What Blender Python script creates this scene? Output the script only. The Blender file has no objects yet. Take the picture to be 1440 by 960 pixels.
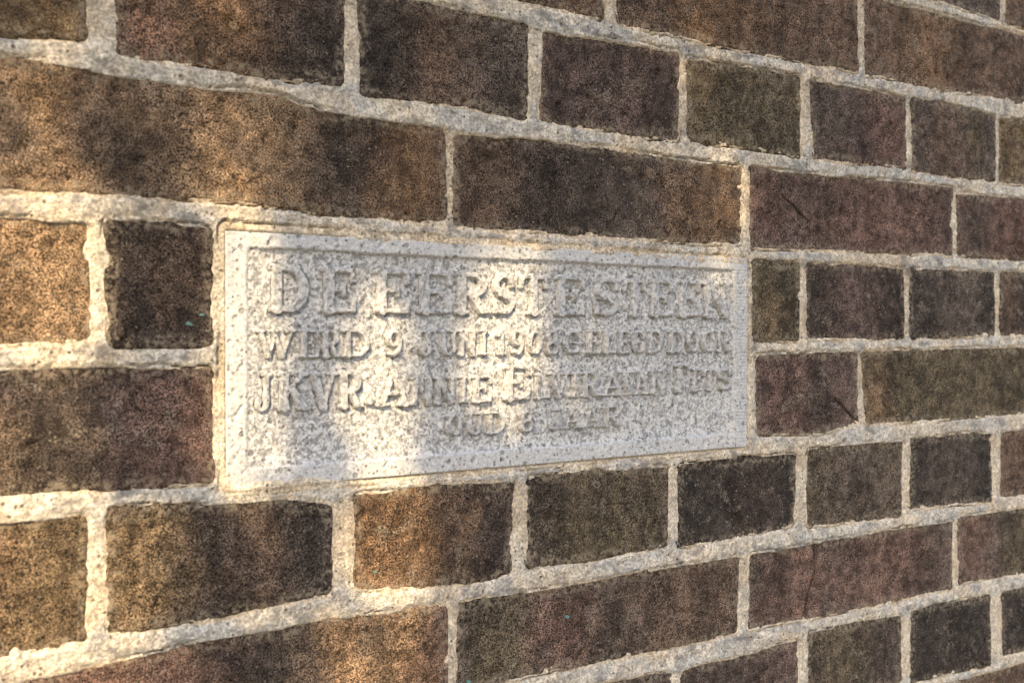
import bpy, math, random
import numpy as np
from mathutils import Vector, Matrix

random.seed(7)
RNG = np.random.default_rng(7)
scene = bpy.context.scene
C = scene.collection
HALF_PI = math.pi / 2
Z0 = 1.052                     # height of the wall table's zero line above the ground (m)

# ------------------------------------------------------------------ camera
cam_data = bpy.data.cameras.new('camera')
cam = bpy.data.objects.new('camera', cam_data)
C.objects.link(cam)
scene.camera = cam
PHI = math.radians(57.85)
cam.location = (-0.74065, -0.46075, Z0 - 0.05215)
cam.rotation_euler = (math.radians(90 - 0.52), 0, PHI - HALF_PI)
cam_data.lens = 35.0
cam_data.sensor_width = 36.0
cam_data.clip_start = 0.02
cam_data.clip_end = 500
cam_data.dof.use_dof = True
cam_data.dof.focus_distance = 0.575
cam_data.dof.aperture_fstop = 12

# ------------------------------------------------------------------ light
SUN = Vector((-0.50, -0.60, 0.62)).normalized()      # towards the sun
world = bpy.data.worlds.new('World')
scene.world = world
world.use_nodes = True
wn = world.node_tree
bg = wn.nodes['Background']
sky = wn.nodes.new('ShaderNodeTexSky')
sky.sky_type = 'NISHITA'
sky.sun_disc = False
sky.sun_elevation = math.asin(SUN.z)
sky.sun_rotation = math.atan2(SUN.x, SUN.y)
sky.air_density = 1.0
sky.dust_density = 3.0
sky.ozone_density = 1.0
wn.links.new(sky.outputs[0], bg.inputs['Color'])
bg.inputs['Strength'].default_value = 0.15
sun_data = bpy.data.lights.new('sun', 'SUN')
sun_data.energy = 3.5
sun_data.angle = math.radians(0.5)
sun_data.color = (1.0, 0.75, 0.43)
sun = bpy.data.objects.new('sun', sun_data)
C.objects.link(sun)
sun.rotation_euler = SUN.to_track_quat('Z', 'Y').to_euler()
sun.location = SUN * 20
vs = scene.view_settings
vs.view_transform = 'Standard'
vs.look = 'None'
vs.gamma = 1
vs.use_curve_mapping = False
vs.exposure = 1.17

# ------------------------------------------------------------------ tables (millimetres along and up the wall)
# each brick: its upper edge and its lower edge from left to right
BRICKS = {
    'Z0': ([(-596,182),(-390,183)], [(-596,131),(-413,131.2),(-390.4,130.2)]),
    'Z1': ([(-378.5,182.5),(-167.5,183.1)], [(-377.4,129.5),(-327.9,129.5),(-241.3,129.7),(-167.2,130.8)]),
    'Z2': ([(-158.4,182.7),(-138.4,182.7),(-69.4,183.2),(52,184.8)], [(-158.2,130),(-69.1,131.2),(52,135.2)]),
    'Y0': ([(-101,244),(1,244)], [(-100.8,195.1),(-69.5,195.9),(1.3,195.1)]),
    'Y1': ([(11.5,245),(108,245)], [(11.9,194),(108,198.8)]),
    'A0': ([(-771,117.1),(-668.8,120.7)], [(-771,71.2),(-700.3,72.2),(-669,75.1)]),
    'A1': ([(-654.4,119.2),(-550.2,117.6)], [(-653.1,70.8),(-625.7,71.1),(-596.4,70.7),(-551,71.1)]),
    'A2': ([(-538.9,117.6),(-518.2,115.9),(-486.4,115.6),(-442.7,115.6)], [(-538.6,67.4),(-506.1,69),(-474.7,68.8),(-442.7,66.4)]),
    'A3': ([(-430.9,113.5),(-375.8,116.1),(-331.9,116.3)], [(-430.9,66.6),(-392.9,66.8),(-362.9,65.1),(-331.8,66.2)]),
    'A4': ([(-323.2,114.1),(-273.7,115.4),(-225.8,115.9)], [(-322,68.1),(-279.8,68),(-224.9,66.4)]),
    'A5': ([(-213.3,115.2),(-170.9,115.9),(-114.2,116.1)], [(-209.7,66.4),(-163.2,67.8),(-113.1,68.8)]),
    'A6': ([(-104.4,116.7),(-57.7,117.2),(-4.8,115.7)], [(-104.1,67.5),(-57.3,67.8),(-4.4,68.4)]),
    'A7': ([(3.8,115.6),(104,118)], [(4.2,67.5),(104,69.2)]),
    'B0': ([(-704,59.8),(-700.4,59.6),(-673.3,59.3),(-651.1,57.7),(-620.4,57.6),(-581.7,58.2),(-567.5,55.5),(-542.8,52.8),(-494,52.7)], [(-704,9.1),(-700.6,8.7),(-659.2,9.8),(-628.1,10.2),(-585.3,10.3),(-550.4,7.5),(-507.4,6.6),(-493.7,9)]),
    'B1': ([(-485.1,50.3),(-430.9,52.8),(-382.6,53.1),(-327.7,51.4),(-279.1,51.8)], [(-486,4.9),(-432.3,5.3),(-361.2,4.6),(-279.6,4.6)]),
    'B2': ([(-269,51.7),(-206.8,52.3),(-132.3,54.4),(-59,55.9)], [(-268.9,3.8),(-170.4,5.9),(-57.8,7.7)]),
    'B3': ([(-50.2,51.2),(36.6,53.5),(160,53.5)], [(-49.9,8),(37,7.6),(160,9)]),
    'C0': ([(-769,-6.5),(-700.7,-6.9),(-667.6,-6.8)], [(-769,-56.2),(-700.9,-56.2),(-666.9,-54.2)]),
    'C1': ([(-658.9,-4.8),(-638.4,-4.8),(-615.7,-6.5)], [(-656.2,-56.4),(-638.5,-56.5),(-615.5,-56.3)]),
    'C2': ([(-265.7,-8.5),(-225.3,-7.5)], [(-264.9,-55.7),(-226.5,-55.8)]),
    'C3': ([(-216.3,-8.1),(-170.3,-7),(-115.1,-7.7)], [(-215.5,-54.9),(-170.1,-55.5),(-115.7,-54.6)]),
    'C4': ([(-106.2,-7.9),(-56.9,-6.8),(-4.8,-6.8)], [(-105.9,-54.6),(-56.5,-54.2),(-4.4,-52.6)]),
    'C5': ([(5.7,-5.9),(104,-5.4)], [(6,-52),(104,-50.2)]),
    'D0': ([(-823,-69.9),(-700.9,-69.7),(-659.5,-69.4),(-615.6,-70.7)], [(-823,-120.8),(-701.1,-119.1),(-673.9,-118.4),(-644.8,-119),(-615.4,-119)]),
    'D1': ([(-263.5,-68.6),(-220.2,-67.8),(-167.8,-67.4)], [(-262.1,-117),(-220,-118.8),(-195.4,-118.7),(-165.3,-114.3)]),
    'D2': ([(-161,-67.5),(-83,-67),(37.6,-66.4),(50,-65.5)], [(-154.7,-115.8),(-64.9,-116.3),(38,-115.8),(50,-115.1)]),
    'E0': ([(-771,-134.2),(-701.2,-133.3),(-685.1,-132.9),(-669.8,-132.6)], [(-771,-186.6),(-701.4,-184.6),(-685.3,-184.3),(-669.7,-183.6)]),
    'E1': ([(-657.3,-130.7),(-632.6,-132.5),(-606.9,-133.9),(-579.7,-133.8),(-557.3,-138.2)], [(-658.1,-181.4),(-630.5,-182.5),(-602.7,-181.5),(-557.8,-178.4)]),
    'E2': ([(-542.3,-135.4),(-519.7,-134.1),(-498,-133.8),(-451.5,-136.1)], [(-542.8,-178.3),(-519.7,-181.1),(-495.1,-183.7),(-469.1,-184.1),(-453.3,-182.3)]),
    'E3': ([(-438.9,-134.4),(-389.1,-133.8),(-341,-135.2)], [(-438.9,-180.2),(-399.3,-181.4),(-371.7,-180.5),(-341.5,-179.7)]),
    'E4': ([(-329.1,-134.4),(-285.5,-133.9),(-228.9,-134.9)], [(-329,-182),(-279.1,-180.8),(-230.8,-178.9)]),
    'E5': ([(-215.1,-133),(-169.7,-131.9),(-116.1,-132.6)], [(-215,-181.5),(-169.5,-183.1),(-119,-183.6)]),
    'E6': ([(-104.6,-131.7),(-56,-131.9),(-6.7,-133)], [(-104.3,-179.8),(-55.7,-182.1),(-5.4,-183.9)]),
    'E7': ([(7.6,-132.6),(106,-131.7)], [(7,-180.5),(106,-182.1)]),
    'F0': ([(-703,-200),(-674.2,-199.3),(-648.1,-197.8),(-624.3,-195.5),(-585.7,-195.2),(-555.6,-194.1),(-531.6,-195.3),(-493.4,-197.8)], [(-703,-247),(-493,-245)]),
    'F1': ([(-482.3,-197.5),(-428.9,-197.7),(-382.3,-197.6),(-327.2,-196.6),(-280.9,-197.4)], [(-484,-241.1),(-422.6,-241.6),(-382.2,-241.8),(-327.1,-242.6),(-282,-242.8)]),
    'F2': ([(-268.9,-197.1),(-169.4,-196.6),(-57.4,-196.6)], [(-270,-242.4),(-169.2,-244.9),(-57,-245.2)]),
    'F3': ([(-47.6,-194.8),(38.6,-196.5),(162,-196.5)], [(-45.5,-242.5),(39,-245.1),(162,-245.5)]),
    'G0': ([(-439.4,-258),(-387.4,-258.3),(-337.4,-260.4)], [(-439.4,-301.9),(-387.4,-304.5),(-337.3,-307.4)]),
    'G1': ([(-327.1,-261.5),(-278.8,-261.1),(-226.4,-259.3)], [(-327,-308),(-226.2,-308)]),
    'G2': ([(-214,-256.1),(-169.1,-257.4),(-118.6,-258.6)], [(-213.1,-301.1),(-168.9,-302.3),(-118.3,-303.2)]),
    'G3': ([(-103.9,-258.2),(-55.2,-259),(-8.6,-260.2)], [(-102,-307.3),(-54.8,-309.5),(-7.2,-312.6)]),
    'G4': ([(9.6,-259.4),(108,-260.9)], [(11.9,-307.4),(108,-310.4)]),
    'H1': ([(-379,-317),(-168,-319)], [(-379,-366),(-168,-368)]),
    'H2': ([(-157,-319),(-40,-321),(50,-322)], [(-157,-369),(50,-370)]),
}
PLAQUE = (-608.0, -272.5, -125.7, -4.5)
INNER = (-598.0, -284.5, -116.5, -12.3)
# each letter: character, left, right, baseline, cap height line
LETTERS = [
    ('D',-588.1,-565.9,-42,-20.5), ('E',-561.9,-541,-42,-20.5), ('E',-534.5,-510.7,-42,-20.5), ('E',-510.3,-486,-42,-20.5),
    ('R',-487.3,-463.7,-42,-20.5), ('S',-464.6,-447.3,-42,-20.5), ('T',-446.4,-426.1,-42,-20.5), ('E',-424.2,-399.4,-42,-20.5),
    ('S',-396.4,-375.1,-42,-20.5), ('T',-374,-355.1,-42,-20.5), ('E',-354.6,-332.7,-42,-20.5), ('E',-332.2,-310.6,-42,-20.5),
    ('N',-310.6,-286.4,-42,-20.5), ('W',-592.6,-573.5,-64.3,-51), ('E',-572.1,-560.9,-64.3,-51), ('R',-560.5,-550.5,-64.3,-51),
    ('D',-550.5,-534.5,-64.3,-51), ('9',-526.7,-516.4,-64.3,-51), ('J',-507.4,-497.9,-64.3,-51), ('U',-495.4,-484.3,-64.3,-51),
    ('N',-484.3,-473,-64.3,-51), ('I',-472.2,-464.6,-64.3,-51), ('1',-461.9,-452.9,-64.3,-51), ('9',-451.9,-441.8,-64.3,-51),
    ('0',-440.8,-429.9,-64.3,-51), ('8',-429.5,-418.3,-64.3,-51), ('G',-416.9,-402.9,-64.3,-51), ('E',-400.9,-389.2,-64.3,-51),
    ('L',-388.7,-378.2,-64.3,-51), ('E',-377.7,-368.1,-64.3,-51), ('G',-367,-356.2,-64.3,-51), ('D',-355.6,-342.9,-64.3,-51),
    ('D',-339.5,-325.8,-64.3,-51), ('O',-324.6,-313.5,-64.3,-51), ('O',-311.7,-299.7,-64.3,-51), ('R',-299.7,-286.3,-64.3,-51),
    ('J',-594.4,-583.7,-89.5,-71.5), ('K',-582.7,-566,-89.5,-71.5), ('V',-566.7,-552,-89.5,-71.5), ('R',-552.4,-538,-89.5,-71.5),
    ('.',-537.3,-532.6,-89.5,-71.5), ('A',-531.4,-511.5,-89.5,-71.5), ('N',-512.3,-499.2,-89.5,-75.5), ('N',-498.8,-485.6,-89.5,-75.5),
    ('I',-484.8,-477.4,-89.5,-75.5), ('E',-476.1,-462.8,-89.5,-75.5), ('E',-457.4,-437.1,-89,-70.5), ('L',-437.1,-424.6,-89,-75),
    ('V',-426.6,-411.9,-89,-75), ('I',-412.4,-404.9,-89,-75), ('R',-404.4,-389.2,-89,-75), ('A',-389.7,-372.9,-89,-75),
    ('V',-375,-363.2,-89,-75), ('A',-365.4,-353.4,-89,-75), ('N',-352.9,-340,-89,-75), ('T',-338.3,-321.7,-88.3,-71.5),
    ('E',-319.9,-309.9,-88.3,-74.8), ('T',-310.5,-299.1,-88.3,-74.8), ('S',-297.9,-285.6,-88.3,-74.8), ('O',-492,-481.3,-106.7,-95.3),
    ('U',-479.6,-468.2,-106.7,-95.3), ('D',-467.7,-454.7,-106.7,-95.3), ('8',-446.4,-435.6,-106.7,-95.3), ('J',-426.6,-416.3,-106.7,-95.3),
    ('A',-417.3,-403.4,-106.7,-95.3), ('A',-403.9,-388.6,-106.7,-95.3), ('R',-388.6,-373.9,-106.7,-95.3)]
# openings in the tree's crown, where the sun comes through to the wall
GAPS = [
    (-603.4,-159.1,15,39.85,0.75), (-693.5,-32.2,22.7,142.1,0.55), (-636.5,-30.8,18.4,146.15,0.4), (-534.75,-199.7,27.15,32.25,0.5),
    (-697.2,67.6,19.8,32.3,0.9), (-642.5,38.4,15.1,28.35,0.6), (-604.7,35.9,11.6,14.8,0.9), (-623.4,85.4,23.7,19.3,0.7),
    (-689,-30.7,29.7,34.2,1), (-663.55,-31.5,8.65,40,0.8), (-598.2,-63.1,14.1,71.55,1), (-689.5,-109.6,27,22.4,0.95),
    (-680.3,-161.5,41.4,39.25,1), (-647.6,-156.8,16.5,28.35,0.8), (-531.95,-85.4,16.35,46.6,1), (-523.15,-161.7,23.05,34.45,1),
    (-530.45,-213,33.25,21.6,0.8), (-640.65,-200.5,33.55,14.3,0.8), (-457.35,-53.2,22.65,42.45,1), (-419.45,-53.3,29.25,32,0.55),
    (-513.25,36.1,12.95,18.2,0.6), (-297.55,22.5,25.45,37.85,0.75), (-334.9,134.1,42.5,23.65,0.75), (-498.5,81.7,22.9,18.4,0.4),
    (-454.3,4.5,77,9.2,0.5), (-303.3,-9.8,30,8.85,0.6), (-368.35,65.8,64.05,8.3,0.4)]
COL = dict(tan=(.240, .160, .094), brown=(.126, .084, .058), orange=(.185, .115, .067), dark=(.064, .048, .038),
           purple=(.116, .080, .066), olive=(.102, .080, .050), grey=(.094, .073, .058), red=(.146, .090, .068),
           char=(.050, .041, .034), ochre=(.158, .111, .064))
# brick: base colour, strength of the dark firing bands, patches (across, up, radius, colour)
LOOK = {
 'Z0': ('brown', .4, []), 'Z1': ('brown', .6, [(.33, .2, .25, 'orange')]), 'Z2': ('brown', .8, [(.35, .4, .16, 'orange')]),
 'Y0': ('grey', .4, []), 'Y1': ('brown', .4, []),
 'A0': ('ochre', .3, []), 'A1': ('brown', .5, [(.35, .4, .3, 'orange'), (.12, .1, .13, 'red'), (.9, .3, .3, 'char')]),
 'A2': ('grey', .35, [(.42, .3, .3, 'brown'), (.12, .3, .2, 'char')]), 'A3': ('purple', .5, [(.9, .2, .2, 'dark')]),
 'A4': ('olive', .5, [(.1, .8, .2, 'ochre')]), 'A5': ('purple', .6, [(.75, .3, .3, 'red'), (.2, .8, .4, 'grey')]),
 'A6': ('grey', .6, [(.75, .7, .15, 'olive'), (.4, .3, .3, 'brown')]), 'A7': ('olive', .2, [(.2, .5, .5, 'ochre')]),
 'B0': ('brown', .6, [(.02, .5, .2, 'tan'), (.3, .5, .12, 'dark'), (.52, .66, .11, 'orange'), (.5, .2, .3, 'tan'), (.76, .5, .14, 'char'), (.9, .4, .12, 'orange')]),
 'B1': ('grey', .5, [(.85, .3, .2, 'orange'), (.3, .5, .3, 'dark'), (.05, .5, .15, 'brown')]),
 'B2': ('purple', .3, [(.05, .7, .12, 'red'), (.6, .5, .4, 'red')]), 'B3': ('red', .5, [(.1, .5, .15, 'dark')]),
 'C0': ('tan', .1, []), 'C1': ('dark', .3, [(.8, .8, .3, 'brown'), (.6, .5, .3, 'brown')]),
 'C2': ('olive', .5, [(.4, .3, .3, 'ochre')]), 'C3': ('dark', .3, [(.5, .5, .4, 'purple')]), 'C4': ('char', .4, [(.5, .4, .4, 'grey')]),
 'C5': ('dark', .4, [(.1, .4, .2, 'brown')]),
 'D0': ('purple', .5, [(.5, .2, .25, 'tan'), (.72, .3, .2, 'char'), (.93, .3, .15, 'red')]),
 'D1': ('purple', .5, [(.3, .4, .25, 'red'), (.6, .4, .2, 'dark')]), 'D2': ('olive', .3, [(.08, .2, .1, 'orange'), (.5, .5, .4, 'olive')]),
 'E0': ('ochre', .3, [(.6, .9, .2, 'orange')]), 'E1': ('dark', .4, [(.1, .4, .3, 'ochre'), (.72, .6, .2, 'brown'), (.9, .6, .2, 'char')]),
 'E2': ('dark', .3, [(.2, .5, .55, 'orange'), (.05, .9, .3, 'orange')]), 'E3': ('dark', .5, [(.4, .3, .35, 'olive'), (.75, .5, .3, 'olive')]),
 'E4': ('char', .4, [(.6, .4, .3, 'dark')]), 'E5': ('olive', .3, [(.5, .5, .6, 'grey')]), 'E6': ('char', .4, [(.4, .4, .4, 'grey')]),
 'E7': ('brown', .4, []),
 'F0': ('red', .3, [(.5, .6, .15, 'dark'), (.62, .6, .14, 'char'), (.8, .6, .2, 'tan')]),
 'F1': ('grey', .4, [(.12, .5, .14, 'olive'), (.32, .5, .12, 'red'), (.8, .5, .3, 'brown')]),
 'F2': ('grey', .4, [(.2, .4, .2, 'red'), (.65, .45, .3, 'red')]), 'F3': ('grey', .4, [(.1, .7, .14, 'red'), (.4, .2, .2, 'olive')]),
 'G0': ('grey', .3, []), 'G1': ('purple', .4, [(.3, .8, .3, 'grey')]), 'G2': ('grey', .3, [(.3, .5, .4, 'olive')]), 'G3': ('char', .3, []),
 'G4': ('char', .3, []), 'H1': ('brown', .4, []), 'H2': ('brown', .4, []),
}
# grooves: name of brick, points (mm), half width, depth
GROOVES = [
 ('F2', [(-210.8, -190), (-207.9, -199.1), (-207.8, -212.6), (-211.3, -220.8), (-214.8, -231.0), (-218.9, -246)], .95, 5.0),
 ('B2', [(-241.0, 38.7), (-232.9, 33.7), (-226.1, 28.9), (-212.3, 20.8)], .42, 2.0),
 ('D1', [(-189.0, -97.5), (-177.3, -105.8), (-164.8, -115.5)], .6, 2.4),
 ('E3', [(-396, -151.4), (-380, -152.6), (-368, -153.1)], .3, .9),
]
MORTAR_CRACKS = [([(-211, -183), (-210.8, -191.5), (-208.5, -197)], .7, 3.0),
                 ([(-660, -137), (-650, -138.5), (-640, -137)], .4, 1.5)]

# ------------------------------------------------------------------ noise
def _hash(ix, iy, seed):
    h = (ix.astype(np.int64) * 374761393 + iy.astype(np.int64) * 668265263 + seed * 974634777) & 0xffffffff
    h = ((h ^ (h >> 13)) * 1274126177) & 0xffffffff
    h = (h ^ (h >> 16)) & 0xffffffff
    return h.astype(np.float64) / 4294967295.0

def vnoise(x, y, seed=0):
    """smooth value noise, -1..1"""
    ix = np.floor(x); iy = np.floor(y)
    fx = x - ix; fy = y - iy
    fx = fx * fx * fx * (fx * (fx * 6 - 15) + 10); fy = fy * fy * fy * (fy * (fy * 6 - 15) + 10)
    a = _hash(ix, iy, seed); b = _hash(ix + 1, iy, seed)
    c = _hash(ix, iy + 1, seed); d = _hash(ix + 1, iy + 1, seed)
    return ((a + (b - a) * fx) * (1 - fy) + (c + (d - c) * fx) * fy) * 2 - 1

def fbm(x, y, wl, seed=0, octv=3, gain=.5):
    """noise of base wavelength wl (mm)"""
    s = 0; a = 1.0; n = 0
    for o in range(octv):
        # a turned lattice per octave hides the grid
        t = .6 + o * 1.1
        cx, sx = math.cos(t), math.sin(t)
        s = s + a * vnoise((x * cx - y * sx) / wl + 17.3 * o, (x * sx + y * cx) / wl + 9.1 * o, seed + o)
        n += a; a *= gain; wl *= .5
    return s / n

def sstep(a, b, x):
    t = np.clip((x - a) / (b - a), 0, 1)
    return t * t * (3 - 2 * t)

def seg_dist(x, y, pts):
    d = np.full(np.shape(x), 1e9)
    for (ax, ay), (bx, by) in zip(pts[:-1], pts[1:]):
        vx, vy = bx - ax, by - ay
        L = vx * vx + vy * vy + 1e-12
        t = np.clip(((x - ax) * vx + (y - ay) * vy) / L, 0, 1)
        d = np.minimum(d, np.hypot(x - ax - t * vx, y - ay - t * vy))
    return d

# ------------------------------------------------------------------ mesh helpers
def mesh_from(name, verts, quads, mat, smooth=True, attrs=None):
    me = bpy.data.meshes.new(name)
    nv, nq = len(verts), len(quads)
    k = quads.shape[1]
    me.vertices.add(nv)
    me.vertices.foreach_set('co', np.ascontiguousarray(verts, dtype=np.float32).ravel())
    me.loops.add(nq * k)
    me.loops.foreach_set('vertex_index', np.ascontiguousarray(quads, dtype=np.int32).ravel())
    me.polygons.add(nq)
    me.polygons.foreach_set('loop_start', np.arange(nq, dtype=np.int32) * k)
    me.update(calc_edges=True)
    me.polygons.foreach_set('use_smooth', np.full(nq, smooth))
    for an, arr in (attrs or {}).items():
        if arr.ndim == 2:
            at = me.attributes.new(an, 'FLOAT_COLOR', 'POINT')
            at.data.foreach_set('color', np.ascontiguousarray(np.c_[arr, np.ones(len(arr))], dtype=np.float32).ravel())
        else:
            at = me.attributes.new(an, 'FLOAT', 'POINT')
            at.data.foreach_set('value', np.ascontiguousarray(arr, dtype=np.float32))
    me.materials.append(mat)
    return me

def link(name, me, parent=None, loc=(0, 0, 0)):
    o = bpy.data.objects.new(name, me)
    C.objects.link(o)
    o.parent = parent
    o.location = loc
    return o

def tag(o, label=None, cat=None, group=None, kind=None):
    if label: o['label'] = label
    if cat: o['category'] = cat
    if group: o['group'] = group
    if kind: o['kind'] = kind
    return o

def empty(name, loc):
    o = bpy.data.objects.new(name, None)
    C.objects.link(o)
    o.location = loc
    o.empty_display_size = .1
    return o

def grid_quads(nu, nv):
    i, j = np.meshgrid(np.arange(nu - 1), np.arange(nv - 1), indexing='ij')
    a = i * nv + j
    return np.stack([a, a + nv, a + nv + 1, a + 1], -1).reshape(-1, 4)

def wall_verts(u, v, h, c=(0, 0)):
    """wall millimetres to metres relative to the point c (mm)"""
    return np.c_[(u - c[0]) / 1000, -h / 1000, (v - c[1]) / 1000]

def compact(verts, quads, attrs):
    used = np.zeros(len(verts), bool); used[quads.ravel()] = True
    idx = np.cumsum(used) - 1
    return verts[used], idx[quads], {k: a[used] for k, a in attrs.items()}

# ------------------------------------------------------------------ materials
def new_mat(name):
    m = bpy.data.materials.new(name)
    m.use_nodes = True
    nt = m.node_tree
    b = nt.nodes['Principled BSDF']
    b.inputs['Specular IOR Level'].default_value = .18
    return m, nt, b

class NT:
    def __init__(s, nt): s.nt = nt
    def n(s, t, **kw):
        nd = s.nt.nodes.new(t)
        for k, v in kw.items(): setattr(nd, k, v)
        return nd
    def put(s, sock, v):
        if isinstance(v, bpy.types.NodeSocket): s.nt.links.new(v, sock)
        elif v is not None:
            if sock.type == 'RGBA' and len(v) == 3: v = (*v, 1)
            sock.default_value = v
    def noise(s, vec, scale, detail=4, rough=.55, dist=0):
        nd = s.n('ShaderNodeTexNoise')
        s.put(nd.inputs['Vector'], vec); nd.inputs['Scale'].default_value = scale
        nd.inputs['Detail'].default_value = detail; nd.inputs['Roughness'].default_value = rough
        nd.inputs['Distortion'].default_value = dist
        return nd.outputs['Fac']
    def voro(s, vec, scale, feature='F1', out='Distance', rnd=1):
        nd = s.n('ShaderNodeTexVoronoi', feature=feature)
        s.put(nd.inputs['Vector'], vec); nd.inputs['Scale'].default_value = scale
        nd.inputs['Randomness'].default_value = rnd
        return nd.outputs[out]
    def ramp(s, fac, a, b, lo=0., hi=1.):
        nd = s.n('ShaderNodeMapRange', interpolation_type='SMOOTHSTEP')
        s.put(nd.inputs['Value'], fac)
        nd.inputs['From Min'].default_value = a; nd.inputs['From Max'].default_value = b
        nd.inputs['To Min'].default_value = lo; nd.inputs['To Max'].default_value = hi
        return nd.outputs['Result']
    def math(s, op, a, b=None):
        nd = s.n('ShaderNodeMath', operation=op)
        s.put(nd.inputs[0], a)
        if b is not None: s.put(nd.inputs[1], b)
        return nd.outputs[0]
    def mix(s, fac, a, b, mode='MIX'):
        nd = s.n('ShaderNodeMix', data_type='RGBA', blend_type=mode)
        s.put(nd.inputs['Factor'], fac); s.put(nd.inputs['A'], a); s.put(nd.inputs['B'], b)
        return nd.outputs['Result']
    def scale(s, col, f):
        nd = s.n('ShaderNodeVectorMath', operation='SCALE')
        s.put(nd.inputs[0], col); s.put(nd.inputs['Scale'], f)
        return nd.outputs[0]
    def bump(s, h, dist, strength=1, normal=None):
        nd = s.n('ShaderNodeBump')
        s.put(nd.inputs['Height'], h); nd.inputs['Distance'].default_value = dist
        nd.inputs['Strength'].default_value = strength
        if normal is not None: s.put(nd.inputs['Normal'], normal)
        return nd.outputs[0]
    def pos(s, sc=None, rand=False):
        g = s.n('ShaderNodeNewGeometry').outputs['Position']
        if rand:
            oi = s.n('ShaderNodeObjectInfo').outputs['Random']
            k = s.math('MULTIPLY', oi, 37.0)
            ad = s.n('ShaderNodeVectorMath', operation='ADD')
            s.put(ad.inputs[0], g); s.put(ad.inputs[1], k); g = ad.outputs[0]
        if sc:
            mu = s.n('ShaderNodeVectorMath', operation='MULTIPLY')
            s.put(mu.inputs[0], g); mu.inputs[1].default_value = sc; g = mu.outputs[0]
        return g
    def attr(s, name, kind='GEOMETRY', out='Color'):
        nd = s.n('ShaderNodeAttribute', attribute_type=kind, attribute_name=name)
        return nd.outputs[out]

def brick_material():
    m, nt, b = new_mat('brick_clay')
    t = NT(nt)
    p = t.pos(rand=True)
    pv = t.pos(sc=(1, 1, .55), rand=True)
    col = t.attr('clay')
    big = t.noise(pv, 32, 5, .6)
    mid = t.noise(p, 130, 5, .65)
    fine = t.noise(p, 1150, 4, .7)
    grit = t.noise(p, 2300, 2, .6)
    col = t.scale(col, t.ramp(big, .34, .66, .74, 1.3))
    col = t.scale(col, t.ramp(mid, .36, .64, .62, 1.4))
    rnd = t.n('ShaderNodeObjectInfo').outputs['Random']
    worn = t.math('MULTIPLY', t.ramp(t.noise(p, 26, 4, .6), .42, .58), t.ramp(t.math('FRACT', t.math('MULTIPLY', rnd, 7.3)), .1, .9, .2, .75))
    col = t.mix(worn, t.scale(col, t.ramp(fine, .40, .62, .26, 2.05)), t.scale(col, t.ramp(fine, .40, .62, .62, 1.4)))
    col = t.scale(col, t.ramp(grit, .38, .62, .5, 1.55))
    # pale sand grains and dark pits in the face
    grain = t.voro(p, 520, out='Color')
    gx = t.n('ShaderNodeSeparateColor'); t.put(gx.inputs[0], grain)
    gd = t.voro(p, 520)
    sand = t.math('MULTIPLY', t.ramp(gx.outputs[0], .86, .90), t.ramp(gd, .42, .22))
    sandp = t.math('MULTIPLY', sand, t.ramp(t.noise(p, 70, 3), .42, .6, .15, .8))
    col = t.mix(sandp, col, (.36, .29, .21))
    pit = t.math('MULTIPLY', t.ramp(gx.outputs[1], .84, .9), t.ramp(gd, .45, .25))
    col = t.mix(t.math('MULTIPLY', pit, .75), col, (.016, .013, .012))
    # lime bloom
    bl = t.math('MULTIPLY', t.ramp(t.noise(p, 75, 7, .72), .555, .64), t.ramp(fine, .42, .6))
    col = t.mix(t.math('MULTIPLY', bl, t.ramp(t.math('FRACT', t.math('MULTIPLY', rnd, 13.7)), .2, .95, .25, .85)), col, (.40, .335, .25))
    sm = t.math('MULTIPLY', t.attr('smear', out='Fac'), t.ramp(t.noise(p, 330, 4, .7), .46, .60))
    col = t.mix(t.math('MULTIPLY', sm, .6), col, (.42, .35, .25))
    t.put(b.inputs['Base Color'], col)
    b.inputs['Roughness'].default_value = .92
    n1 = t.bump(mid, .0018)
    n2 = t.bump(fine, .0009, 1, n1)
    n3 = t.bump(grit, .00022, 1, n2)
    n4 = t.bump(t.math('SUBTRACT', sand, pit), .0004, .8, n3)
    t.put(b.inputs['Normal'], n4)
    return m

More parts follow.
